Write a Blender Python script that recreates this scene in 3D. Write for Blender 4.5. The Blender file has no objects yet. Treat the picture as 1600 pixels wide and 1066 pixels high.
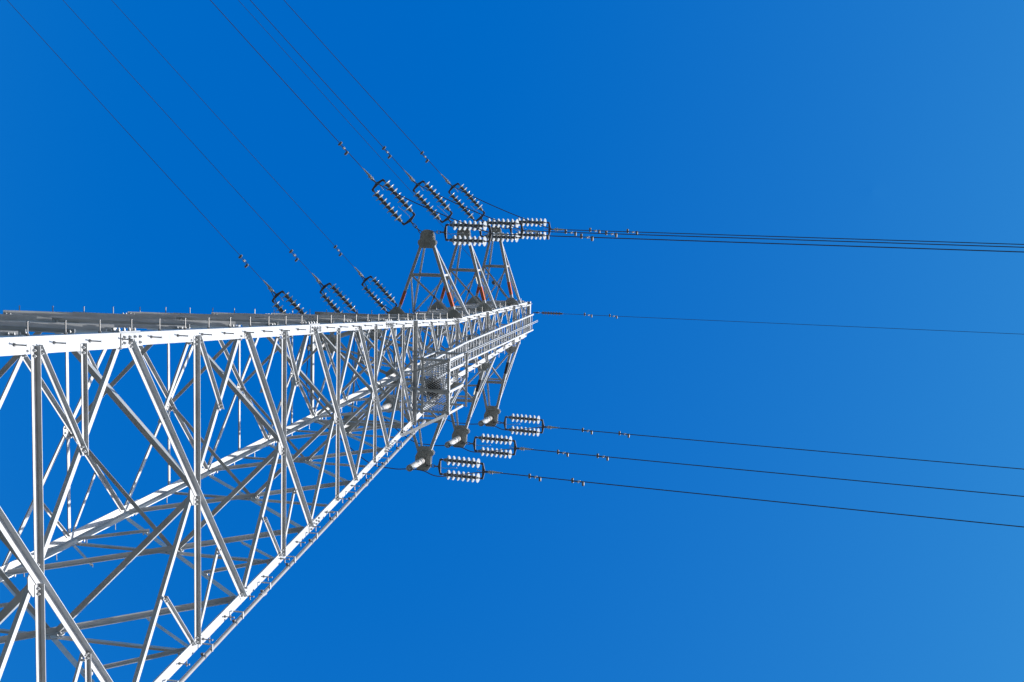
import bpy, bmesh, math, random
from mathutils import Vector, Matrix
random.seed(7)
S = bpy.context.scene
COL = S.collection
V = Vector

# ------------------------------------------------------------------ camera
CAM = V((-4.7051, -12.0662, 1.6))
AX_R = V((-0.02183311, -0.96882501, 0.24678212))      # picture right
AX_D = V((0.99354299, -0.04851467, -0.10256045))      # picture down
AX_F = V((0.11133568, 0.24294944, 0.96362853))        # viewing direction
cd = bpy.data.cameras.new('camera'); cam = bpy.data.objects.new('camera', cd); COL.objects.link(cam)
Mx = Matrix((AX_R, -AX_D, -AX_F)).transposed().to_4x4(); Mx.translation = CAM
cam.matrix_world = Mx
cd.sensor_width = 36; cd.sensor_fit = 'HORIZONTAL'; cd.lens = 36 * 2200 / 1600
cd.clip_start = .1; cd.clip_end = 20000
S.camera = cam

# ------------------------------------------------------------------ sky, sun, exposure
EL, AZ = math.radians(32), math.radians(9)            # sun height; swing from -Y towards +X
sun_dir = V((math.sin(AZ) * math.cos(EL), -math.cos(AZ) * math.cos(EL), math.sin(EL)))
W = bpy.data.worlds.new('World'); S.world = W; W.use_nodes = True
nt = W.node_tree; nt.nodes.clear()
sky = nt.nodes.new('ShaderNodeTexSky'); sky.sky_type = 'NISHITA'; sky.sun_disc = False
sky.sun_elevation = EL; sky.sun_rotation = math.atan2(sun_dir.x, sun_dir.y)
sky.altitude = 300; sky.air_density = 1.0; sky.dust_density = 1.0; sky.ozone_density = 3.0
def grade(mu, ad):                                      # deep polarised blue overhead, plain sky towards the horizon
    v = nt.nodes.new('ShaderNodeVectorMath'); v.operation = 'MULTIPLY_ADD'; v.inputs[1].default_value = mu; v.inputs[2].default_value = ad
    nt.links.new(sky.outputs[0], v.inputs[0]); q = nt.nodes.new('ShaderNodeSeparateXYZ'); nt.links.new(v.outputs[0], q.inputs[0]); return q
def pick(op, a, b):
    v = nt.nodes.new('ShaderNodeMath'); v.operation = op
    for i, x in enumerate((a, b)):
        if isinstance(x, float): v.inputs[i].default_value = x
        else: nt.links.new(x, v.inputs[i])
    return v.outputs[0]
g1 = grade((.438, 1.136, .621), (-.227, -.452, 1.20)); g2 = grade((1.0, .86, .97), (-.9, 0, -.1))
cmb = nt.nodes.new('ShaderNodeCombineXYZ')
nt.links.new(pick('MAXIMUM', pick('MAXIMUM', g1.outputs[0], g2.outputs[0]), 0.), cmb.inputs[0])
nt.links.new(pick('MINIMUM', g1.outputs[1], g2.outputs[1]), cmb.inputs[1]); nt.links.new(pick('MAXIMUM', g1.outputs[2], g2.outputs[2]), cmb.inputs[2])
bg = nt.nodes.new('ShaderNodeBackground'); bg.inputs['Strength'].default_value = .14
ow = nt.nodes.new('ShaderNodeOutputWorld')
nt.links.new(cmb.outputs[0], bg.inputs[0])
nt.links.new(bg.outputs[0], ow.inputs[0])
sl = bpy.data.lights.new('sun', 'SUN'); sl.energy = 4.05; sl.angle = math.radians(.5); sl.color = (1, .96, .9)
so = bpy.data.objects.new('sun', sl); COL.objects.link(so); so.location = (0, 0, 90)
so.rotation_euler = (-sun_dir).to_track_quat('-Z', 'Y').to_euler()
S.view_settings.view_transform = 'Standard'; S.view_settings.look = 'None'
S.view_settings.gamma = 1; S.view_settings.exposure = 0.8

# ------------------------------------------------------------------ materials
def mat(name, col, rough=.5, metal=0., var=.12, scale=6., spec=.5, bump=0., col2=None, transl=0.):
    m = bpy.data.materials.new(name); m.use_nodes = True; n = m.node_tree; b = n.nodes['Principled BSDF']
    tc = n.nodes.new('ShaderNodeTexCoord'); nz = n.nodes.new('ShaderNodeTexNoise')
    nz.inputs['Scale'].default_value = scale; nz.inputs['Detail'].default_value = 6
    n.links.new(tc.outputs['Object'], nz.inputs['Vector'])
    r = n.nodes.new('ShaderNodeValToRGB')
    a = [c * (1 - var) for c in col]; z = col2 or [min(1, c * (1 + var)) for c in col]
    r.color_ramp.elements[0].color = (*a, 1); r.color_ramp.elements[1].color = (*z, 1)
    r.color_ramp.elements[0].position = .3; r.color_ramp.elements[1].position = .7
    n.links.new(nz.outputs[0], r.inputs[0]); n.links.new(r.outputs[0], b.inputs['Base Color'])
    b.inputs['Roughness'].default_value = rough; b.inputs['Metallic'].default_value = metal
    b.inputs['Specular IOR Level'].default_value = spec
    if bump:
        bp = n.nodes.new('ShaderNodeBump'); bp.inputs['Strength'].default_value = bump
        n.links.new(nz.outputs[0], bp.inputs['Height']); n.links.new(bp.outputs[0], b.inputs['Normal'])
    if transl:
        t = n.nodes.new('ShaderNodeBsdfTranslucent'); mx = n.nodes.new('ShaderNodeMixShader')
        n.links.new(r.outputs[0], t.inputs[0]); mx.inputs[0].default_value = transl
        o = n.nodes['Material Output']
        n.links.new(b.outputs[0], mx.inputs[1]); n.links.new(t.outputs[0], mx.inputs[2]); n.links.new(mx.outputs[0], o.inputs[0])
    return m
GALV = mat('galvanised_steel', (.425, .435, .445), .45, 0, .13, 3.5)
GALV2 = mat('weathered_galvanised_steel', (.40, .41, .415), .5, 0, .14, 3.1)
PLATE = mat('grey_plate_steel', (.34, .35, .34), .55, 0, .12, 5)
BOLT = mat('bolt_steel', (.24, .24, .24), .45, .3, .15, 20)
DARK = mat('dark_fitting_steel', (.10, .105, .115), .5, .2, .2, 14)
CLAMP = mat('pale_alloy_clamp', (.42, .40, .38), .45, .3, .15, 14)
CAPM = mat('cast_iron_cap', (.13, .135, .145), .5, .1, .2, 16)
PORC = mat('porcelain_glaze', (.50, .53, .55), .12, 0, .05, 8, transl=.2)
POSTM = mat('post_porcelain', (.58, .56, .54), .3, 0, .06, 5)
WIRE = mat('weathered_conductor', (.05, .05, .06), .5, .3, .1, 3)
ORANGE = mat('orange_paint', (.52, .12, .035), .55, 0, .1, 9)
BLACK = mat('black_paint', (.035, .035, .04), .5, 0, .2, 9)
CREAM = mat('cream_plate', (.70, .68, .56), .5, 0, .05, 9)
PIPE = mat('grey_pvc_pipe', (.27, .26, .255), .55, 0, .06, 3)
TWIG = mat('nest_twig', (.065, .048, .032), .9, 0, .5, 9, spec=.1)
CONC = mat('concrete', (.33, .32, .30), .9, 0, .15, 3, bump=.2)
GRASS = mat('dry_field', (.08, .08, .062), .95, 0, .3, .15, spec=.1, bump=.3, col2=(.12, .112, .09))

# ------------------------------------------------------------------ mesh helper
class MB:
    def __init__(s): s.v = []; s.f = []
    def add(s, vs, fs):
        o = len(s.v); s.v += [tuple(x) for x in vs]; s.f += [tuple(i + o for i in f) for f in fs]
    def prism(s, poly0, poly1):
        n = len(poly0)
        s.add(list(poly0) + list(poly1), [tuple(range(n))[::-1], tuple(range(n, 2 * n))] + [(i, (i + 1) % n, n + (i + 1) % n, n + i) for i in range(n)])
    def box(s, c, dx, dy, dz, ax=None):
        X, Y, Z = ax or (V((1, 0, 0)), V((0, 1, 0)), V((0, 0, 1))); c = V(c)
        P = [c + X * (a * dx / 2) + Y * (b * dy / 2) for a, b in ((-1, -1), (1, -1), (1, 1), (-1, 1))]
        s.prism([p - Z * dz / 2 for p in P], [p + Z * dz / 2 for p in P])
    def ang(s, P, Q, p, n, w, t, w2=None, p0=0., n0=0.):
        """L section: heel at (p0, n0); one flange w along p, the other w2 along n"""
        w2 = w2 or w; P = V(P); Q = V(Q)
        pr = [(0, 0), (w, 0), (w, t), (t, t), (t, w2), (0, w2)]
        s.prism([P + p * (a + p0) + n * (b + n0) for a, b in pr], [Q + p * (a + p0) + n * (b + n0) for a, b in pr])
    def cyl(s, P, Q, r, r2=None, seg=8):
        P = V(P); Q = V(Q); d = (Q - P).normalized(); r2 = r if r2 is None else r2
        a = d.orthogonal().normalized(); b = d.cross(a)
        c = [a * math.cos(2 * math.pi * i / seg) + b * math.sin(2 * math.pi * i / seg) for i in range(seg)]
        s.prism([P + x * r for x in c], [Q + x * r2 for x in c])
    def tube(s, pts, r, seg=6):
        pts = [V(p) for p in pts]; n = len(pts); rings = []
        up = V((0, 0, 1)); 
        for i, p in enumerate(pts):
            d = (pts[min(i + 1, n - 1)] - pts[max(i - 1, 0)]).normalized()
            a = d.cross(up); a = a.normalized() if a.length > 1e-4 else d.orthogonal().normalized()
            b = a.cross(d)
            rings.append([p + (a * math.cos(2 * math.pi * k / seg) + b * math.sin(2 * math.pi * k / seg)) * r for k in range(seg)])
        vs = [x for g in rings for x in g]
        fs = [(i * seg + k, i * seg + (k + 1) % seg, (i + 1) * seg + (k + 1) % seg, (i + 1) * seg + k) for i in range(n - 1) for k in range(seg)]
        fs += [tuple(range(seg))[::-1], tuple(range((n - 1) * seg, n * seg))]
        s.add(vs, fs)
    def lathe(s, prof, seg=24, org=V((0, 0, 0)), ax=(V((1, 0, 0)), V((0, 1, 0)), V((0, 0, 1)))):
        """profile (along ax[0], radius)"""
        n = len(prof); vs = []
        for x, r in prof:
            for k in range(seg):
                a = 2 * math.pi * k / seg
                vs.append(org + ax[0] * x + (ax[1] * math.cos(a) + ax[2] * math.sin(a)) * r)
        fs = [(i * seg + k, i * seg + (k + 1) % seg, (i + 1) * seg + (k + 1) % seg, (i + 1) * seg + k) for i in range(n - 1) for k in range(seg)]
        fs += [tuple(range(seg))[::-1], tuple(range((n - 1) * seg, n * seg))]
        s.add(vs, fs)
    def bolt(s, P, n, r=.02, h=.026):
        s.cyl(P, V(P) + n * h, r, r, 6); s.cyl(V(P) + n * h, V(P) + n * (h + .014), r * .55, r * .55, 6)
    def mesh(s, name, m, smooth=False):
        me = bpy.data.meshes.new(name); me.from_pydata(s.v, [], s.f); me.materials.append(m)
        b = bmesh.new(); b.from_mesh(me); bmesh.ops.recalc_face_normals(b, faces=b.faces); b.to_mesh(me); b.free()
        if smooth:
            for p in me.polygons: p.use_smooth = True
        return me
    def build(s, name, m, parent=None, smooth=False):
        o = bpy.data.objects.new(name, s.mesh(name, m, smooth)); COL.objects.link(o)
        if parent: o.parent = parent
        return o
def empty(name, loc=(0, 0, 0)):
    o = bpy.data.objects.new(name, None); COL.objects.link(o); o.location = loc; o.empty_display_size = .3; return o
def tag(o, label, cat, group=None):
    o['label'] = label; o['category'] = cat
    if group: o['group'] = group
    return o
def copy_tree(o, parent=None):
    c = o.copy(); COL.objects.link(c); c.parent = parent
    for ch in list(o.children): copy_tree(ch, c)
    return c

# ------------------------------------------------------------------ ground
m = MB()
N = 40; R_ = 4000
for i in range(N + 1):
    for j in range(N + 1):
        x = (i / N * 2 - 1); y = (j / N * 2 - 1); x = x * abs(x) * R_; y = y * abs(y) * R_
        d = math.hypot(x, y); m.v.append((x, y, min(d / 400, 1) * 1.2 * (math.sin(x * .011) + math.cos(y * .013) - 1)))
m.f = [(i * (N + 1) + j, (i + 1) * (N + 1) + j, (i + 1) * (N + 1) + j + 1, i * (N + 1) + j + 1) for i in range(N) for j in range(N)]
g = m.build('ground', GRASS, smooth=True); g['kind'] = 'structure'

# ------------------------------------------------------------------ tower geometry
ZA = (39.45, 43.1, 46.85); ZU = (40.81, 44.38, 47.99); ZTOP = 49.1
def H(z): return 4.1543 - .0829 * z if z <= 39.57 else .8753 - .02872 * (z - 39.57)
def rot(k, x, y):
    for _ in range(k): x, y = -y, x
    return x, y
def fp(k, sx, z, ins=0.):
    h = H(z); x = sx * h
    if ins: x -= math.copysign(ins, sx)
    x, y = rot(k, x, -h); return V((x, y, z))
def dirv(k, x, y): return V((*rot(k, x, y), 0))
def legw(z): return .205 if z < 18.3 else .18 if z < 26.3 else .155 if z < 39.5 else .14

tower = empty('lattice_tower')
tag(tower, 'tall pale galvanised steel lattice transmission tower with cross arms on all sides', 'transmission tower')

# legs, with splice plates and step bolts
splices = [6.9, 12.9, 18.35, 26.4, 32.05, 39.5]
step_mesh = MB(); step_mesh.cyl((0, 0, 0), (.165, 0, 0), .0092, .0092, 8); step_mesh.cyl((0, 0, 0), (.024, 0, 0), .021, .021, 6)
step_mesh.cyl((.16, 0, 0), (.168, 0, 0), .014, .014, 8)
STEP = step_mesh.mesh('step_bolt', BOLT)
steps = []
legs = []
for k in range(4):
    a = dirv(k, 1, 0); b = dirv(k, 0, 1)          # from corner inward along the two faces
    m = MB(); cuts = [.35, 18.35, 26.4, 39.57, ZTOP + .05]
    for z0, z1 in zip(cuts, cuts[1:]):
        P = fp(k, -1, z0 + (.002 if z0 > 1 else 0)); Q = fp(k, -1, z1); w = legw((z0 + z1) / 2)
        m.ang(P, Q, a, b, w, .018)
    leg = m.build('leg', GALV, tower); legs.append(leg)
    for zs in splices:
        m = MB(); wl = legw(zs - .2); n1 = -b; n2 = -a
        for (d, n) in ((a, n1), (b, n2)):
            P = fp(k, -1, zs - .32) + d * .012; Q = fp(k, -1, zs + .32) + d * .012; w = wl - .03
            q = [P, P + d * w, Q + d * w, Q]
            m.prism([x + n * .003 for x in q], [x + n * .015 for x in q])
            for i in range(4):
                for cpos in (.28, .72):
                    m.bolt(P.lerp(Q, .12 + .25 * i) + d * w * cpos + n * .015, n)
        m.build('splice_plate', GALV, leg)
    m = MB(); c = fp(k, -1, 0); m.lathe([(-.4, .55), (.32, .5), (.36, .46)], 20, c, (V((0, 0, 1)), V((1, 0, 0)), V((0, 1, 0)))); m.build('footing', CONC, leg)
    z = 2.6; i = k
    while z < 48.6:
        d, n = ((a, -b), (b, -a))[i % 2]; w = legw(z)
        P = fp(k, -1, z) + d * w * .42 + n * .001
        steps.append((leg, P, n)); z += .455 if z < 40 else .40; i += 1
def in_view(P):
    q = P - CAM; w = q.dot(AX_F); return w > 1 and abs(q.dot(AX_R) / w) < .37 and abs(q.dot(AX_D) / w) < .25
steps.sort(key=lambda t: (not in_view(t[1]), (t[1] - CAM).length))
rest = MB()
for i, (leg, P, n) in enumerate(steps):
    if i < 100:
        o = bpy.data.objects.new('step_bolt', STEP); COL.objects.link(o); o.parent = leg
        o.location = P; o.rotation_euler = n.to_track_quat('X', 'Z').to_euler()
    else:
        rest.cyl(P, P + n * .165, .0092, .0092, 6); rest.cyl(P, P + n * .024, .021, .021, 6)
o = rest.build('step_bolts', BOLT, tower); o['kind'] = 'stuff'

# one bracing member lying on face k; outer ones sit on the leg and stick out, inner ones behind it and stick in
TL = .018
def face_member(k, P, Q, w, outer, name, material=GALV, t=.008, bolts=True, w2=None):
    P = V(P); Q = V(Q); ax = (Q - P).normalized()
    n = dirv(k, 0, -1); n = (n - ax * n.dot(ax)).normalized()
    p = n.cross(ax).normalized()
    if p.z > 0: p = -p                               # p points down the tower
    m = MB()
    if outer:
        m.ang(P, Q, p, n, w, t, w2, -w / 2, .0025)
    else:
        m.ang(P, Q, p, -n, w, t, w2, -w / 2, TL + .0025)
    if bolts:
        L = (Q - P).length
        for e in (.05, .115):
            for X in (P + ax * e, Q - ax * e):
                if outer: m.bolt(X + n * (t + .0025), n, .017, .02)
                else: m.bolt(X - n * (TL + .0025), n, .017, TL + .02)
    return m.build(name, material, tower)

main_nodes = [.5, 6.86, 12.96, 18.16, 22.55, 26.18, 29.29, 31.96, 34.34, 36.17, 37.96, 39.45]
def cross_z(z0, z1): return (z0 * H(z1) + z1 * H(z0)) / (H(z0) + H(z1))
for k in range(4):
    for i, (z0, z1) in enumerate(zip(main_nodes, main_nodes[1:])):
        big = i <= 6; wd = (.10, .10, .095, .09, .085, .075, .07, .062, .055, .055, .055)[i]
        ins0 = legw(z0) * .55; ins1 = legw(z1) * .55; zc = cross_z(z0, z1)
        # two main diagonals
        face_member(k, fp(k, 1, z0 + .07, ins0), fp(k, -1, z1 - .07, ins1), wd * .76, False, 'diagonal_brace', w2=wd * 1.05)
        face_member(k, fp(k, -1, z0 + .07, ins0), fp(k, 1, z1 - .07, ins1), wd, True, 'diagonal_brace')
        if i <= 7:
            ins = legw(zc) * .55; wh = wd * .82
            # horizontal through the crossing, in two lengths joined by a gusset
            face_member(k, fp(k, -1, zc, ins), fp(k, 0, zc) - dirv(k, .06, 0), wh * 1.2, True, 'horizontal_brace', w2=wh * .93)
            face_member(k, fp(k, 1, zc, ins), fp(k, 0, zc) + dirv(k, .06, 0), wh * 1.2, True, 'horizontal_brace', w2=wh * .93)
            m = MB(); n = dirv(k, 0, -1); c = fp(k, 0, zc); s_ = wd * 1.75
            tz = (fp(k, 0, zc + 1) - c).normalized(); tx = dirv(k, 1, 0)
            poly = [c + tx * (x * s_) + tz * (y * s_) for x, y in ((-1.15, -.5), (-.4, -1.15), (.4, -1.15), (1.15, -.5), (1.15, .5), (.4, 1.15), (-.4, 1.15), (-1.15, .5))]
            m.prism([x - n * .0155 for x in poly], [x - n * .0035 for x in poly])
            for x, y in ((-.8, -.3), (-.8, .3), (.8, -.3), (.8, .3), (-.3, .8), (.3, .8), (.3, -.8), (-.3, -.8)):
                m.bolt(c + tx * (x * s_) + tz * (y * s_) - n * .0155, -n, .018, .02)
            m.build('gusset_plate', GALV, tower)
        if i <= 4:
            # redundants from the ends of the horizontal to the middles of the half diagonals
            wr = wd * .62
            for sx in (-1, 1):
                E_ = fp(k, sx, zc, legw(zc) * .6)
                for zt, up in ((z1, 1), (z0, 0)):
                    Mp = fp(k, 0, zc).lerp(fp(k, sx, zt, legw(zt) * .55), .5)
                    face_member(k, E_ + V((0, 0, .09 if up else -.09)), Mp, wr, (sx < 0) == bool(up), 'redundant_brace')
                    if i <= 2:
                        zm = (zc + zt) / 2
                        face_member(k, fp(k, sx, zm, legw(zm) * .55), Mp + dirv(k, sx * -.03, 0), wd * .72, True, 'sub_horizontal_brace', w2=wd * .56)
    # beam under the platform level, and at 39.45
    for zb, wb in ((34.34, .10), (39.45, .08)):
        face_member(k, fp(k, -1, zb, .01), fp(k, 1, zb, .01), wb, True, 'horizontal_beam', GALV2, .01)
# plan bracing: diamonds joining the face centres
for i in range(0, 8):
    zc = cross_z(main_nodes[i], main_nodes[i + 1])
    for k in range(4):
        P = fp(k, 0, zc); Q = fp((k + 1) % 4, 0, zc); P, Q = P.lerp(Q, .03), Q.lerp(P, .03)
        ax = (Q - P).normalized(); p = V((-ax.y, ax.x, 0)); w = (.095, .095, .09, .085, .08, .07, .06, .055)[i]
        m = MB(); m.ang(P, Q, p, V((0, 0, 1)), w, .008, w, -w / 2, .03); m.build('plan_brace', GALV2, tower)
for zb in (34.34, 39.45, 43.1, 46.85):
    for k in range(2):
        P = fp(k, -1, zb); Q = fp(k + 2, -1, zb); P, Q = P.lerp(Q, .04), Q.lerp(P, .04)
        ax = (Q - P).normalized(); p = V((-ax.y, ax.x, 0))
        m = MB(); m.ang(P, Q, p, V((0, 0, 1)), .06, .007, .06, -.03, .02 + .09 * k); m.build('plan_brace', GALV2, tower)

# upper body
up_nodes = [39.45, 40.81, 41.96, 43.1, 44.38, 45.65, 46.85, 47.99, 49.0]
for k in range(4):
    for z0, z1 in zip(up_nodes, up_nodes[1:]):
        face_member(k, fp(k, 1, z0 + .05, .07), fp(k, -1, z1 - .05, .07), .055, False, 'upper_diagonal_brace', GALV, .006)
        face_member(k, fp(k, -1, z0 + .05, .07), fp(k, 1, z1 - .05, .07), .055, True, 'upper_diagonal_brace', GALV, .006)
    for zb in (*ZA[1:], *ZU, 49.0):
        big = zb in ZA
        face_member(k, fp(k, -1, zb, .01), fp(k, 1, zb, .01), .075 if big else .05, big, 'upper_horizontal_brace', GALV2 if big else GALV, .007)
# peak beam carrying the earth wires
m = MB()
m.box((-.07, -.50, 49.72), 1.0, .12, .012); m.box((-.07, -.558, 49.79), 1.0, .01, .13); m.box((-.07, -.442, 49.79), 1.0, .01, .13)
for x in (-.5, .2):
    m.ang((x, -.56, 49.05), (x, -.565, 49.85), V((1, 0, 0)), V((0, -1, 0)), .06, .006, .05)
m.build('peak_beam', GALV2, tower)

# ------------------------------------------------------------------ cross arms
def bar(m, P, Q, w, t=.007, side=1, up=None):
    """plain angle with one flange level and one upright"""
    P = V(P); Q = V(Q); ax = (Q - P).normalized(); u = V((0, 0, 1)) if up is None else up
    h = ax.cross(u)
    h = h.normalized() if h.length > 1e-3 else V((1, 0, 0)); n = h.cross(ax).normalized()
    m.ang(P, Q, h * side, n, w, t, w, -w / 2, 0)
def plate(m, c, o, l, outline, z, t):
    P = [c + o * a + l * b + V((0, 0, z)) for a, b in outline]
    m.prism(P, [p + V((0, 0, t)) for p in P])
UP_PLATE = [(-.16, -.15), (-.13, -.22), (-.02, -.27), (.05, -.26), (.08, -.21), (.22, -.195), (.30, -.16), (.355, -.08), (.365, 0), (.355, .08), (.30, .16), (.22, .195), (.08, .21), (.05, .26), (-.02, .27), (-.13, .22), (-.16, .15)]
LO_PLATE = [(-.17, -.16), (-.02, -.30), (.06, -.29), (.10, -.22), (.40, -.20), (.52, -.12), (.52, .18), (.40, .26), (.12, .25), (-.05, .17), (-.17, .16)]
def cross_arm(k, i, L, label, band=None, outline=UP_PLATE, note=None):
    o = dirv(k, 0, -1); l = dirv(k, 1, 0); z1, z2 = ZA[i], ZU[i]; h1, h2 = H(z1), H(z2)
    tip = o * L + V((0, 0, z1))
    lo = {s: (o * (h1 + .02) + l * (s * (h1 - .01)) + V((0, 0, z1)), tip + l * (s * .15)) for s in (-1, 1)}
    hi = {s: (o * (h2 + .02) + l * (s * (h2 - .01)) + V((0, 0, z2)), tip + l * (s * .10) + V((0, 0, .14))) for s in (-1, 1)}
    m = MB()
    for s in (-1, 1):
        bar(m, *lo[s], .085, .008, s); bar(m, *hi[s], .06, .007, s)
    arm = m.build('cross_arm', GALV, tower)
    if label: arm['label'] = label
    T = .56
    m = MB(); A = lo[-1][0].lerp(lo[-1][1], T); B = lo[1][0].lerp(lo[1][1], T)
    A2 = hi[-1][0].lerp(hi[-1][1], T); B2 = hi[1][0].lerp(hi[1][1], T)
    up = V((0, 0, 1))
    bar(m, A - up * .012, B - up * .012, .085, .008); m.build('strut', GALV2, arm)
    m = MB(); bar(m, A2 + up * .01, B2 + up * .01, .06); m.build('strut', GALV2, arm)
    for (P, Q, w) in ((A, lo[1][0], .055), (B2, hi[-1][0], .045), (B, lo[-1][0].lerp(lo[1][0], .5), .045), (B, hi[1][0], .055), (A, hi[-1][0], .055), (A, A2, .05), (B, B2, .05)):
        m = MB(); bar(m, P + up * .01, Q + up * .01, w, .006); m.build('brace', GALV, arm)
    m = MB()
    plate(m, tip, o, l, outline, -.03, .016); plate(m, tip, o, l, [(a * .97 - .003, b * .96) for a, b in outline], .10, .016)
    for a, b in ((.05, -.08), (.05, .08), (.17, -.07), (.17, .07), (.25, -.06), (.25, .06), (-.06, -.1), (-.06, .1)):
        m.bolt(tip + o * a + l * b - up * .03, -up, .02, .022)
    m.box(tip + o * -.09 + up * .04, .16, .012, .12, (l, o, up)); m.box(tip + o * -.06 - up * .06, .2, .01, .05, (l, o, up))
    m.cyl(tip + o * .16 - l * .16 - up * .06, tip + o * .16 - l * .16 + up * .15, .018); m.cyl(tip + o * .16 + l * .16 - up * .06, tip + o * .16 + l * .16 + up * .15, .018)
    m.build('tip_plate', PLATE, arm)
    for s in (-1, 1):                                # wide gussets where the lower chords meet the legs
        c = o * (h1 + .025) + l * (s * (h1 - .02)) + V((0, 0, z1 - .019 * k)); m = MB()
        plate(m, c, o, l, [(.0, -.34), (.05, -.30), (.24, -.11), (.25, .04), (.10, .20), (.0, .24)] if s > 0 else [(.0, -.24), (.10, -.20), (.25, -.04), (.24, .11), (.05, .30), (.0, .34)], -.05, .014)
        for a, b in ((.05, -.2 * s), (.05, -.05 * s), (.05, .12 * s), (.17, -.05 * s), (.17, .02 * s)): m.bolt(c + o * a + l * b - up * .05, -up, .02, .02)
        m.build('base_gusset', PLATE, arm)
    if band:
        for s in (-1, 1) if band is ORANGE else (-1,):
            P, Q = lo[s]; f0, f1 = (.15, .335) if band is ORANGE else (.25, .42)
            a, b = P.lerp(Q, f0), P.lerp(Q, f1); ax = (Q - P).normalized(); h = ax.cross(up).normalized() * s
            m = MB(); n = h.cross(ax).normalized() * (1 if h.cross(ax).z > 0 else -1)
            m.ang(a, b, h, n, .092, .013, .092, -.0455, -.0025); m.build('painted_band', band, arm)
    if note:
        P, Q = lo[note]; a = P.lerp(Q, .43); ax = (Q - P).normalized(); h = ax.cross(up).normalized()
        m = MB(); m.box(a + h * note * .07 + up * .05, .22, .012, .14, (ax, h, ax.cross(h))); m.build('marker_plate', CREAM, arm)
    return tip, o, l, lo
L_UP = (3.0, 2.985, 2.935)
word = ('leftmost', 'middle', 'rightmost')
tips_u = [cross_arm(3, i, L_UP[i], word[i] + ' of the three orange banded arms above the tower', ORANGE, UP_PLATE, (None, 1, None)[i]) for i in range(3)]
tips_r = [cross_arm(1, i, L_UP[i], word[i] + ' of the three black banded arms below the tower', BLACK, LO_PLATE, (None, -1, None)[i]) for i in range(3)]
tips_b = [cross_arm(2, i, 2.86, None, None, LO_PLATE) for i in range(3)]
# jumper arms off the far corner
DG = V((1, 1, 0)).normalized(); DL = V((-1, 1, 0)).normalized(); tips_d = []
for i in range(3):
    z1, z2 = ZA[i], ZU[i]; tip = DG * 3.15 + V((0, 0, z1)); m = MB()
    base = V((H(z1), H(z1), z1)); top = V((H(z2), H(z2), z2))
    bar(m, base + DL * .05, tip + DL * .08, .07); bar(m, base - DL * .05, tip - DL * .08, .07, .007, -1)
    bar(m, top, tip + V((0, 0, .14)), .06)
    arm = m.build('corner_arm', GALV2, tower)
    for (T_, j) in ((tips_b[i], 1), (tips_r[i], -1)):
        P, Q = T_[3][-1 if T_ is tips_b[i] else 1]
        m = MB(); bar(m, P.lerp(Q, .62) + V((0, 0, .02)), tip + V((0, 0, .02)) - DG * .02, .055, .006); m.build('tie', GALV2, arm)
    m = MB(); plate(m, tip, DG, DL, UP_PLATE, -.03, .016); plate(m, tip, DG, DL, UP_PLATE, .10, .016)
    m.cyl(tip + DG * .1 - V((0, 0, .06)), tip + DG * .1 + V((0, 0, .15)), .03); m.build('tip_plate', PLATE, arm)
    tips_d.append(tip)

# ------------------------------------------------------------------ work platform with handrail, mesh floor and ladder
zf = 34.25
fx0, fx1, fy0, fy1 = -.40, .94, -2.28, -1.56
m = MB(); up = V((0, 0, 1))
for y in (fy0, fy1): m.ang((fx0 - .03, y, zf), (fx1 + .03, y, zf), V((0, 1, 0)) if y == fy0 else V((0, -1, 0)), up, .06, .006, .07)
for x in (fx0, .36, fx1): m.ang((x, fy0 + .065, zf), (x, fy1 - .065, zf), V((1, 0, 0)) if x != fx1 else V((-1, 0, 0)), up, .06, .006, .07)
for x in (fx0, .36, fx1):                                    # bearers back to the tower beam
    m.ang((x, fy1 + .002, zf), (x, -1.33, zf + .02), V((1, 0, 0)) if x != fx1 else V((-1, 0, 0)), up, .05, .006, .06)
plat = m.build('work_platform', GALV2, tower)
m = MB(); zg = zf + .085                                     # expanded metal floor: two families of thin slanted strands
strand = MB(); gx, gy = fx1 - fx0, fy1 - fy0
def strands(sgn):
    n = 0; step = .056; c = -1.2
    while c < gx + 1.2:
        # line x = c + sgn*0.62*y
        y0, y1 = 0., gy
        def X(y): return c + sgn * .62 * y
        ys = sorted([y0, y1] + [max(min((xx - c) / (sgn * .62), gy), 0) for xx in (0, gx)])
        pts = [y for y in ys if -1e-6 <= X(y) <= gx + 1e-6]
        if len(pts) >= 2 and pts[-1] - pts[0] > .02:
            P = V((fx0 + X(pts[0]), fy0 + pts[0], zg)); Q = V((fx0 + X(pts[-1]), fy0 + pts[-1], zg))
            ax = (Q - P).normalized(); s2 = V((-ax.y, ax.x, 0)); s2 = s2 if s2.y < 0 else -s2
            nn = s2 * .87 - up * .5; ww = s2 * .5 + up * .87; P += up * (.0015 * sgn); Q += up * (.0015 * sgn)   # strands lean, as in expanded metal
            strand.prism([P - nn * .0013 - ww * .0102, P + nn * .0013 - ww * .0102, P + nn * .0013 + ww * .0102, P - nn * .0013 + ww * .0102],
                         [Q - nn * .0013 - ww * .0102, Q + nn * .0013 - ww * .0102, Q + nn * .0013 + ww * .0102, Q - nn * .0013 + ww * .0102])
        c += step
strands(1); strands(-1)
strand.build('mesh_floor', GALV, plat)
zr = zf + 1.38
m = MB()
for x, sx in ((fx0 - .02, 1), (-.16, 1), (.37, 1), (fx1 + .02, -1)):
    m.ang((x, fy0 - .01, zf), (x, fy0 + .02, zr), V((sx, 0, 0)), V((0, 1, 0)), .06, .006, .05)
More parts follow.
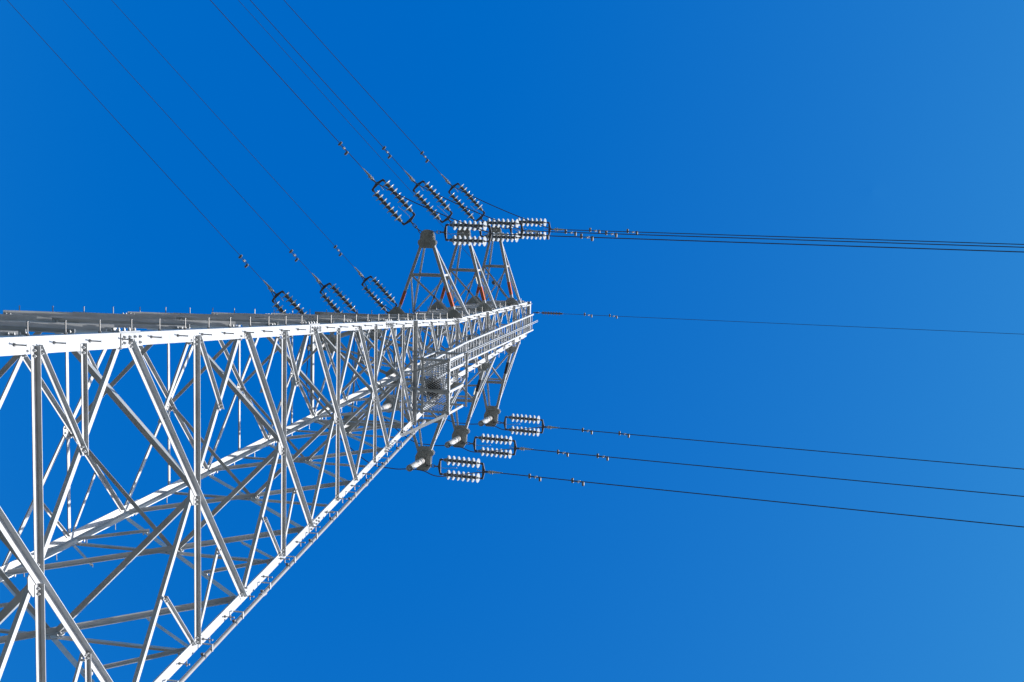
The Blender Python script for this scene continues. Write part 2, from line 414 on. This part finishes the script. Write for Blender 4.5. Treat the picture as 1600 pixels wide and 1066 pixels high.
for x, sx in ((fx0 - .02, 1), (fx1 + .02, -1)):
    m.ang((x, fy1 + .02, zf), (x, fy1 + .06, zr), V((sx, 0, 0)), V((0, -1, 0)), .05, .006, .05)
    for zz in (zr - .03,):
        m.ang((x + sx * .01, fy0, zz), (x + sx * .01, -1.25, zz), V((sx, 0, 0)), V((0, 0, 1)), .055, .006, .05)
for zz in (zr - .02,):
    m.ang((fx0 - .02, fy0 - .013, zz), (fx1 + .02, fy0 - .013, zz), V((0, -1, 0)), V((0, 0, 1)), .055, .006, .05)
m.build('handrail', GALV, plat)
m = MB(); bar(m, (fx1 + .02, fy0 + .05, zf - .03), (H(33.1) - .06, -H(33.1) - .03, 33.15), .07)
m.build('knee_brace', GALV2, plat)
m = MB(); bar(m, (fx0 + .03, fy0 + .02, zf - .03), (fx0 + .35, -1.33, zf - .06), .05); m.build('knee_brace', GALV2, plat)
m = MB(); bar(m, (.34, -1.33, zf - .045), (.44, fy0 + .01, zf - .045), .055)
m.build('knee_brace', GALV2, plat)
# ladder on the near face
def lad(x, z, off=.27): return V((x, -H(z) - off, z))
zs_l = [35.4, 36.5, 38.5, 39.57, 40.6, 43, 46, 49.0]
m = MB()
for x in (-.20, .34):
    for z0, z1 in zip(zs_l, zs_l[1:]):
        P, Q = lad(x - .02, z0 + .001), lad(x - .02, z1)
        m.prism([P, P + V((.045, 0, 0)), P + V((.045, .05, 0)), P + V((0, .05, 0))], [Q, Q + V((.045, 0, 0)), Q + V((.045, .05, 0)), Q + V((0, .05, 0))])
ladder = m.build('ladder', GALV, tower)
m = MB()
for x in (.04, .087):
    for z0, z1 in zip(zs_l[1:], zs_l[2:-1] + [49.45]):
        P, Q = lad(x, z0 + .001, .33), lad(x, z1, .33)
        m.prism([P, P + V((.014, 0, 0)), P + V((.014, .04, 0)), P + V((0, .04, 0))], [Q, Q + V((.014, 0, 0)), Q + V((.014, .04, 0)), Q + V((0, .04, 0))])
m.build('safety_rail', GALV, ladder)
m = MB(); m.box((.26, 0, 0), .52, .03, .028); RUNG = m.mesh('rung', GALV)
z = 35.6
while z < 48.95:
    o = bpy.data.objects.new('rung', RUNG); COL.objects.link(o); o.parent = ladder; o.location = lad(-.18, z, .245); z += .33
for z in (35.6, 36.9, 38.0, 39.45, 41.4, 43.1, 45, 46.85, 48.8):
    for x in (-.20, .34):
        m = MB(); m.box(V((x, -H(z) - .12, z)), .04, .22, .05); m.build('ladder_bracket', GALV2, ladder)

# ------------------------------------------------------------------ cable conduit down the lower leg
m = MB()
def cpt(z): return V((H(z) + .065, -H(z) - .15, z))
m.tube([cpt(z) for z in (1.0, 6, 12, 18, 24, 30, 35.1)], .034, 12)
cond = m.build('cable_conduit', PIPE, tower, True)
z = 2.0
while z < 35:
    m = MB(); c = cpt(z); m.cyl(c - V((0, 0, .02)), c + V((0, 0, .02)), .039, .039, 12); m.box(c + V((-.048, .02, .0)), .035, .045, .04)
    m.build('pipe_clip', DARK, cond)
    m = MB(); m.box(c + V((-.12, .06, .25)), .014, .17, .03); m.box(c + V((-.062, -.02, .25)), .1, .014, .03); m.build('bracket', GALV2, cond)
    z += 1.32
for z in (9.0, 16.2, 23.1, 29.5):
    m = MB(); c = cpt(z); m.cyl(c - V((0, 0, .09)), c + V((0, 0, .09)), .041, .041, 12); m.build('pipe_coupling', PIPE, cond)

# ------------------------------------------------------------------ bird nest on the platform floor
m = MB(); nc = V((.37, -1.84, zg + .012))
for i in range(900):
    a = random.uniform(0, 2 * math.pi); r = min(abs(random.gauss(0, .115)), .30); x, y = r * math.cos(a) * 1.15, r * math.sin(a) * .8
    hz = random.uniform(0, .26) * max(.06, 1 - (r / .28) ** 2)
    c = nc + V((x, y, hz)); d = V((random.gauss(0, 1), random.gauss(0, 1), random.gauss(0, .22))).normalized(); L = random.uniform(.05, .17)
    P = c - d * L; Q = c + d * L; P.z = max(P.z, zg + .012); Q.z = max(Q.z, zg + .012)
    m.cyl(P, Q, random.uniform(.003, .006), .002, 4)
tag(m.build('bird_nest', TWIG), 'dark brown twig bird nest lying on the mesh platform floor', 'nest')

# ------------------------------------------------------------------ line hardware
def frame(d):
    d = d.normalized(); lat = V((0, 0, 1)).cross(d).normalized(); u = d.cross(lat); return d, lat, u
def place(o, P, d):
    d, lat, u = frame(d); M = Matrix((d, lat, u)).transposed().to_4x4(); M.translation = P; o.matrix_world = M
AZ_L, SL_L = math.radians(-47.07), math.radians(7.9)
AZ_E = math.radians(180.8)
AZ_R, SL_R = math.radians(180.15), math.radians(8.6)
def wire_pt(T, az, sl, s, c=900., s0=0.): return V(T) + V((s * math.sin(az), s * math.cos(az), -s * math.tan(sl) + s * s / 2 / c))
def wire_dir(az, sl, s, c=900.): return V((math.sin(az), math.cos(az), -math.tan(sl) + s / c)).normalized()

# insulator disc (axis +X = away from the tower): metal cap, ribbed porcelain shed
m = MB(); m.lathe([(-.005, .015), (0, .036), (.045, .044), (.058, .056), (.062, .07), (.070, .115), (.080, .136), (.088, .139), (.092, .134), (.084, .118), (.092, .108), (.082, .095), (.092, .084), (.082, .07), (.09, .058), (.084, .03)], 28)
SHED = m.mesh('shed', PORC, True)
m = MB(); m.lathe([(-.066, .018), (-.062, .034), (-.03, .046), (.02, .054), (.052, .068), (.061, .068), (.0615, .02)], 16); m.lathe([(.0845, .03), (.098, .026), (.112, .012), (.125, .012)], 12)
CAPMESH = m.mesh('cap', CAPM, True)

def make_string():
    root = empty('insulator_string')
    m = MB()                                           # shackle and links
    def link(x0, x1, flat):
        w = .03; a, b = (V((0, 1, 0)), V((0, 0, 1))) if flat else (V((0, 0, 1)), V((0, 1, 0)))
        pts = [V((x0, 0, 0)) + a * 0, V((x0 + .02, 0, 0)) + a * w, V((x1 - .02, 0, 0)) + a * w, V((x1, 0, 0)), V((x1 - .02, 0, 0)) - a * w, V((x0 + .02, 0, 0)) - a * w, V((x0, 0, 0))]
        m.tube(pts, .011, 6)
    link(-.05, .12, True); link(.09, .25, False); link(.22, .36, True); m.cyl((.33, 0, 0), (.46, 0, 0), .022); m.cyl((.10, 0, -.045), (.10, 0, .045), .016); m.cyl((.235, -.045, 0), (.235, .045, 0), .016)
    m.build('shackle_chain', DARK, root)
    def yoke(x, f):
        m = MB(); t = .012
        out = [(-.044, -.035), (-.034, -.06), (.008, -.232), (.09, -.245), (.095, -.195), (.045, -.17), (.042, -.06), (.042, .06), (.045, .17), (.095, .195), (.09, .245), (.008, .232), (-.034, .06), (-.044, .035)]
        P = [V((x + a * f, b, -t)) for a, b in out]; m.prism(P, [p + V((0, 0, 2 * t)) for p in P])
        for y in (-.21, .21): m.cyl((x + .065 * f, y, -.035), (x + .065 * f, y, .035), .018)
        m.cyl((x, 0, -.04), (x, 0, .04), .02)
        # side flanges make the plate a shallow channel
        m.box((x + .015 * f, -.12, 0), .01, .12, .05); m.box((x + .015 * f, .12, 0), .01, .12, .05)
        m.build('yoke_plate', DARK, root)
    yoke(.49, 1); yoke(1.86, -1)
    for y in (-.21, .21):
        m = MB(); m.cyl((.55, y, 0), (.64, y, 0), .014); m.box((.575, y, 0), .05, .04, .05); m.build('socket_link', DARK, root)
        for i in range(7):
            o = bpy.data.objects.new('insulator_disc', SHED); COL.objects.link(o); o.parent = root; o.location = (.69 + i * .152, y, 0)
            c = bpy.data.objects.new('cap', CAPMESH); COL.objects.link(c); c.parent = o
        m = MB(); m.cyl((.69 + 6 * .152 + .12, y, 0), (1.80, y, 0), .013); m.box((1.765, y, 0), .06, .035, .04); m.build('ball_link', CLAMP, root)
    m = MB(); m.tube([(.5, .03, .03), (.6, .05, .07), (.85, .02, .09), (1.0, 0, .07)], .007, 6); m.build('arcing_horn', CLAMP, root)
    m = MB(); m.tube([(1.85, .02, .03), (1.78, .02, .07), (1.62, .0, .08)], .009, 6); m.build('arcing_horn', CLAMP, root)
    m = MB(); m.cyl((1.88, 0, 0), (1.97, 0, 0), .02); m.box((1.99, 0, 0), .10, .03, .05); m.cyl((1.95, 0, -.04), (1.95, 0, .04), .014); m.cyl((2.02, 0, -.04), (2.02, 0, .04), .014)
    m.build('clevis', DARK, root)
    m = MB(); m.lathe([(2.0, .018), (2.04, .034), (2.2, .034), (2.26, .028), (2.42, .018), (2.44, .014)], 12)
    m.box((2.12, 0, -.05), .10, .05, .07); m.cyl((2.15, 0, -.05), (2.03, 0, -.13), .022)
    for x in (2.08, 2.15): m.bolt((x, .025, -.05), V((0, 1, 0)), .016, .02); m.bolt((x, -.025, -.05), V((0, -1, 0)), .016, .02)
    m.build('strain_clamp', CLAMP, root)
    return root
proto_str = make_string()
def make_damper():
    root = empty('vibration_damper')
    m = MB(); m.tube([(-.19, 0, -.105), (-.1, 0, -.098), (0, 0, -.095), (.1, 0, -.098), (.19, 0, -.105)], .007, 6); m.build('messenger', DARK, root)
    for s in (-1, 1):
        m = MB(); m.lathe([(-.075, .022), (-.065, .033), (.03, .036), (.055, .030), (.06, .02)], 12, V((s * .155, s * .035, -.105)), (V((0, s, 0)), V((1, 0, 0)), V((0, 0, -1))))
        m.cyl((s * .12, 0, -.10), (s * .155, 0, -.105), .02); m.build('weight', CAPM, root)
    m = MB(); m.box((0, 0, -.05), .045, .03, .12); m.cyl((-.03, 0, 0), (.03, 0, 0), .026, .026, 8); m.bolt((0, .015, -.06), V((0, 1, 0)), .012, .015); m.build('clamp', CLAMP, root)
    return root
proto_damp = make_damper()
used = {'s': False, 'd': False}
def new(kind):
    p = proto_str if kind == 's' else proto_damp
    if not used[kind]: used[kind] = True; return p
    return copy_tree(p)

upT, rtT, bkT = [], [], []
RUNS = []   # (attachment, azimuth, slope, where, index)
for i in range(3):
    RUNS.append((V((-L_UP[i] - .25, .16, ZA[i] - .02)), AZ_L, SL_L, 'UL', i))
    RUNS.append((V((-L_UP[i] - .30, -.07, ZA[i] - .02)), AZ_R, SL_R, 'UR', i))
    RUNS.append((V((.005, 3.18, ZA[i] - .02)), AZ_L, SL_L, 'LL', i))
    RUNS.append((V((L_UP[i] + .36, -.01, ZA[i] - .02)), AZ_R, SL_R, 'LR', i))
desc_s = {'UL': 'double disc insulator string slanting up left from the %s arm above the tower',
          'UR': 'double white disc insulator string running level right from the %s arm above the tower',
          'LL': 'double string of dark disc insulators, %s of the three half hidden behind the top leg',
          'LR': 'double string of white disc insulators held right of the %s arm below the tower'}
desc_c = {'UL': 'thin dark conductor rising to the top edge from the %s string slanting above the arms',
          'UR': 'dark conductor running right to the frame edge from the %s arm above the tower',
          'LL': 'thin dark conductor rising to the top edge from the %s string behind the top leg',
          'LR': 'dark conductor sloping down right from the %s arm below the tower'}
desc_d = {'UL': 'small two weight damper on the upper left conductor of the %s arm above the tower',
          'UR': '%s damper along the right hand conductor of the %s arm above the tower',
          'LL': 'small two weight damper on the conductor of the %s string behind the top leg',
          'LR': '%s damper along the conductor of the %s arm below the tower'}
clamp_end = {}
wmat = WIRE
for T, az, sl, wh, i in RUNS:
    o = new('s'); d = V((math.sin(az), math.cos(az), -math.tan(sl - .012)))
    place(o, T, d); tag(o, desc_s[wh] % word[i], 'insulator string', 'double insulator strings on the tower arms')
    dn = d.normalized(); fr = frame(d); clamp_end[(wh, i)] = (T + dn * 2.03 - fr[2] * .13, dn, fr[2])
    m = MB(); ss = [2.36, 2.6, 3, 4, 6, 9, 13, 18, 25, 35, 50, 70, 100, 140, 190, 250]
    r_ = {'UR': .0135, 'LR': .0135, 'UL': .0093, 'LL': .0074}[wh]
    m.tube([wire_pt(T, az, sl, s) for s in ss], r_, 8)
    tag(m.build('conductor', WIRE, None, True), desc_c[wh] % word[i], 'power line', 'conductors strung to the tower')
    if wh in ('UL', 'LL'): L_ = [(3.18, None)]
    else: L_ = [((3.42, 4.3, 3.42)[i] if wh == 'UR' and i == 1 else 3.42, 'nearer'), (4.67, 'farther')]
    if wh == 'UR': L_ = [(3.42, 'nearer'), (4.67, 'farther')]
    for s, w_ in L_:
        o = new('d'); place(o, wire_pt(T, az, sl, s), wire_dir(az, sl, s))
        tag(o, desc_d[wh] % ((w_, word[i]) if w_ else word[i]), 'damper', 'vibration dampers on the wires')

# jumpers
def catmull(pts, n=14):
    pts = [V(p) for p in pts]; P = [pts[0] * 2 - pts[1]] + pts + [pts[-1] * 2 - pts[-2]]; out = []
    for a, b, c, d in zip(P, P[1:], P[2:], P[3:]):
        for k in range(n):
            t = k / n; out.append(.5 * ((2 * b) + (c - a) * t + (2 * a - 5 * b + 4 * c - d) * t * t + (3 * b - a - 3 * c + d) * t ** 3))
    return out + [pts[-1]]
for i in range(3):
    A, da, ua = clamp_end[('UL', i)]; B, db, ub = clamp_end[('UR', i)]
    mid = (A + B) / 2
    dp = V((0, 0, -1)); pts = [A, A.lerp(B, .12) + dp * .34, A.lerp(B, .3) + dp * .6, mid + dp * .7, A.lerp(B, .7) + dp * .6, A.lerp(B, .88) + dp * .34, B]
    m = MB(); m.tube(catmull(pts), .0135, 8)
    tag(m.build('jumper_cable', WIRE, None, True), 'dark jumper cable bridging the two strings of the %s arm above the tower' % word[i], 'jumper cable', 'jumper cables between the strings')

# post insulators holding the jumpers
def make_post():
    root = empty('post_insulator')
    Z = (V((0, 0, -1)), V((1, 0, 0)), V((0, 1, 0)))
    m = MB(); m.lathe([(-.02, .05), (0, .085), (.16, .085), (.165, .07), (.20, .07)], 20, V((0, 0, 0)), Z); m.build('collar', POSTM, root, False)
    m = MB(); pr = [(.20, .06)]
    for x0, x1 in ((.22, .30), (.32, .66), (.67, 1.02)): pr += [(x0, .07), (x0 + .006, .088), (x1 - .006, .088), (x1, .07)]
    m.lathe(pr + [(1.03, .06)], 20, V((0, 0, 0)), Z); m.build('post_body', POSTM, root, False)
    m = MB(); m.lathe([(1.03, .05), (1.032, .095), (1.20, .095), (1.205, .03)], 20, V((0, 0, 0)), Z)
    m.box((0, 0, -1.25), .06, .03, .11); m.cyl((-.06, 0, -1.31), (.06, 0, -1.31), .028); m.bolt((0, .016, -1.25), V((0, 1, 0)), .014, .02)
    m.build('end_fitting', PLATE, root)
    return root
pp = make_post(); first = True
post_end = {}
for i in range(3):
    for wh, P in (('R', V((L_UP[i] + .22, .02, ZA[i] - .04))), ('B', V((0, 3.0, ZA[i] - .04))), ('D', tips_d[i] + DG * .10 + V((0, 0, -.04)))):
        o = pp if first else copy_tree(pp); first = False; o.location = P
        o.rotation_euler = (0, 0, {'R': math.pi / 2, 'B': 0, 'D': math.radians(-45)}[wh])
        lab = {'R': 'pale cylindrical post insulator hanging from the tip of the %s arm below the tower',
               'B': 'pale cylindrical post insulator under the %s rear arm, behind the top leg',
               'D': 'pale cylindrical post insulator, %s of those seen through the lattice on the corner arms'}[wh] % word[i]
        tag(o, lab, 'insulator', 'post insulators holding the jumpers')
        post_end[(wh, i)] = P + V((0, 0, -1.31))
for i in range(3):
    A, da, ua = clamp_end[('LR', i)]; B, db, ub = clamp_end[('LL', i)]; p1, p2, p3 = post_end[('R', i)], post_end[('D', i)], post_end[('B', i)]
    pts = [A, A - da * .3 - ua * .22, A.lerp(p1, .55) + V((.08, 0, -.42)), p1 + V((0, -.45, -.08)), p1, p1 + V((0, .45, -.08)), p1.lerp(p2, .5) + V((.25, 0, -.3)), p2 - DL * -.4 * -1 * -1 + V((0, 0, -.05)), p2, p2 + DL * .4 + V((0, 0, -.05)), p2.lerp(p3, .5) + V((0, .25, -.3)),
           p3 + V((.4, 0, -.06)), p3, p3 + V((-.4, .05, -.06)), p3.lerp(B, .55) + V((.0, .0, -.3)), B - db * .25 - ub * .2, B]
    m = MB(); m.tube(catmull(pts, 8), .0135, 8)
    tag(m.build('jumper_cable', WIRE, None, True), 'dark jumper cable looping from the %s arm below the tower round behind the lattice' % word[i], 'jumper cable', 'jumper cables between the strings')

# earth wires at the top of the tower
ER = V((-.23, -.86, 49.35)); EL_ = V((-.62, 0, 49.1))
for (T, az, sl, lab, g0) in ((ER, AZ_E, SL_R, 'thin wire running right from the top of the tower, between the two conductor bundles', .95), (EL_, AZ_L, SL_L, 'very thin wire rising to the top edge from the tower top behind the arms', .45)):
    m = MB(); m.tube([wire_pt(T, az, sl, s, 1100) for s in (g0, 1.5, 3, 6, 10, 16, 24, 36, 52, 76, 110, 150, 200, 250)], .0072, 6)
    tag(m.build('earth_wire', WIRE, None, True), lab, 'earth wire', 'earth wires at the tower top')
def fitting(T, az, sl, right):
    root = empty('dead_end_fitting'); place(root, T, V((math.sin(az), math.cos(az), -math.tan(sl))))
    m = MB(); m.cyl((-.1, 0, 0), (.16, 0, 0), .016); m.box((.06, 0, 0), .09, .05, .05); m.cyl((.14, 0, -.04), (.14, 0, .04), .014); m.build('shackle', DARK, root)
    m = MB()
    if right:
        m.box((.58, 0, .01), .72, .055, .055)
        for j in range(7): m.cyl((.28 + j * .1, -.06, 0), (.28 + j * .1, .06, 0), .013, .013, 6)
        m.lathe([(.9, .02), (.96, .03), (1.02, .014)], 10); m.build('bolted_clamp', mat('rusty_clamp', (.16, .13, .115), .7, .2, .3, 14), root)
    else:
        m.lathe([(.16, .015), (.2, .035), (.34, .035), (.55, .012)], 10); m.lathe([(.78, .02), (.8, .06), (.86, .075), (.92, .06), (.94, .02)], 14); m.build('bolted_clamp', DARK, root)
    return root
tag(fitting(ER, AZ_E, SL_R, True), 'rusty bolted clamp ending the thin wire at the right tip of the tower', 'wire clamp', 'earth wire clamps')
tag(fitting(EL_, AZ_L, SL_L, False), 'small dark clamp with a round ball between the rightmost upper arm chords', 'wire clamp', 'earth wire clamps')
for (T, az, sl, s, lab) in ((ER, AZ_E, SL_R, 1.95, 'nearer damper on the thin wire right of the tower top'), (ER, AZ_E, SL_R, 2.85, 'farther damper on the thin wire right of the tower top'), (EL_, AZ_L, SL_L, 1.25, 'tiny damper on the thin wire between the rightmost upper arm chords')):
    o = new('d'); place(o, wire_pt(T, az, sl, s, 1100), wire_dir(az, sl, s, 1100)); o.scale = (.8, .8, .8)
    tag(o, lab, 'damper', 'vibration dampers on the wires')
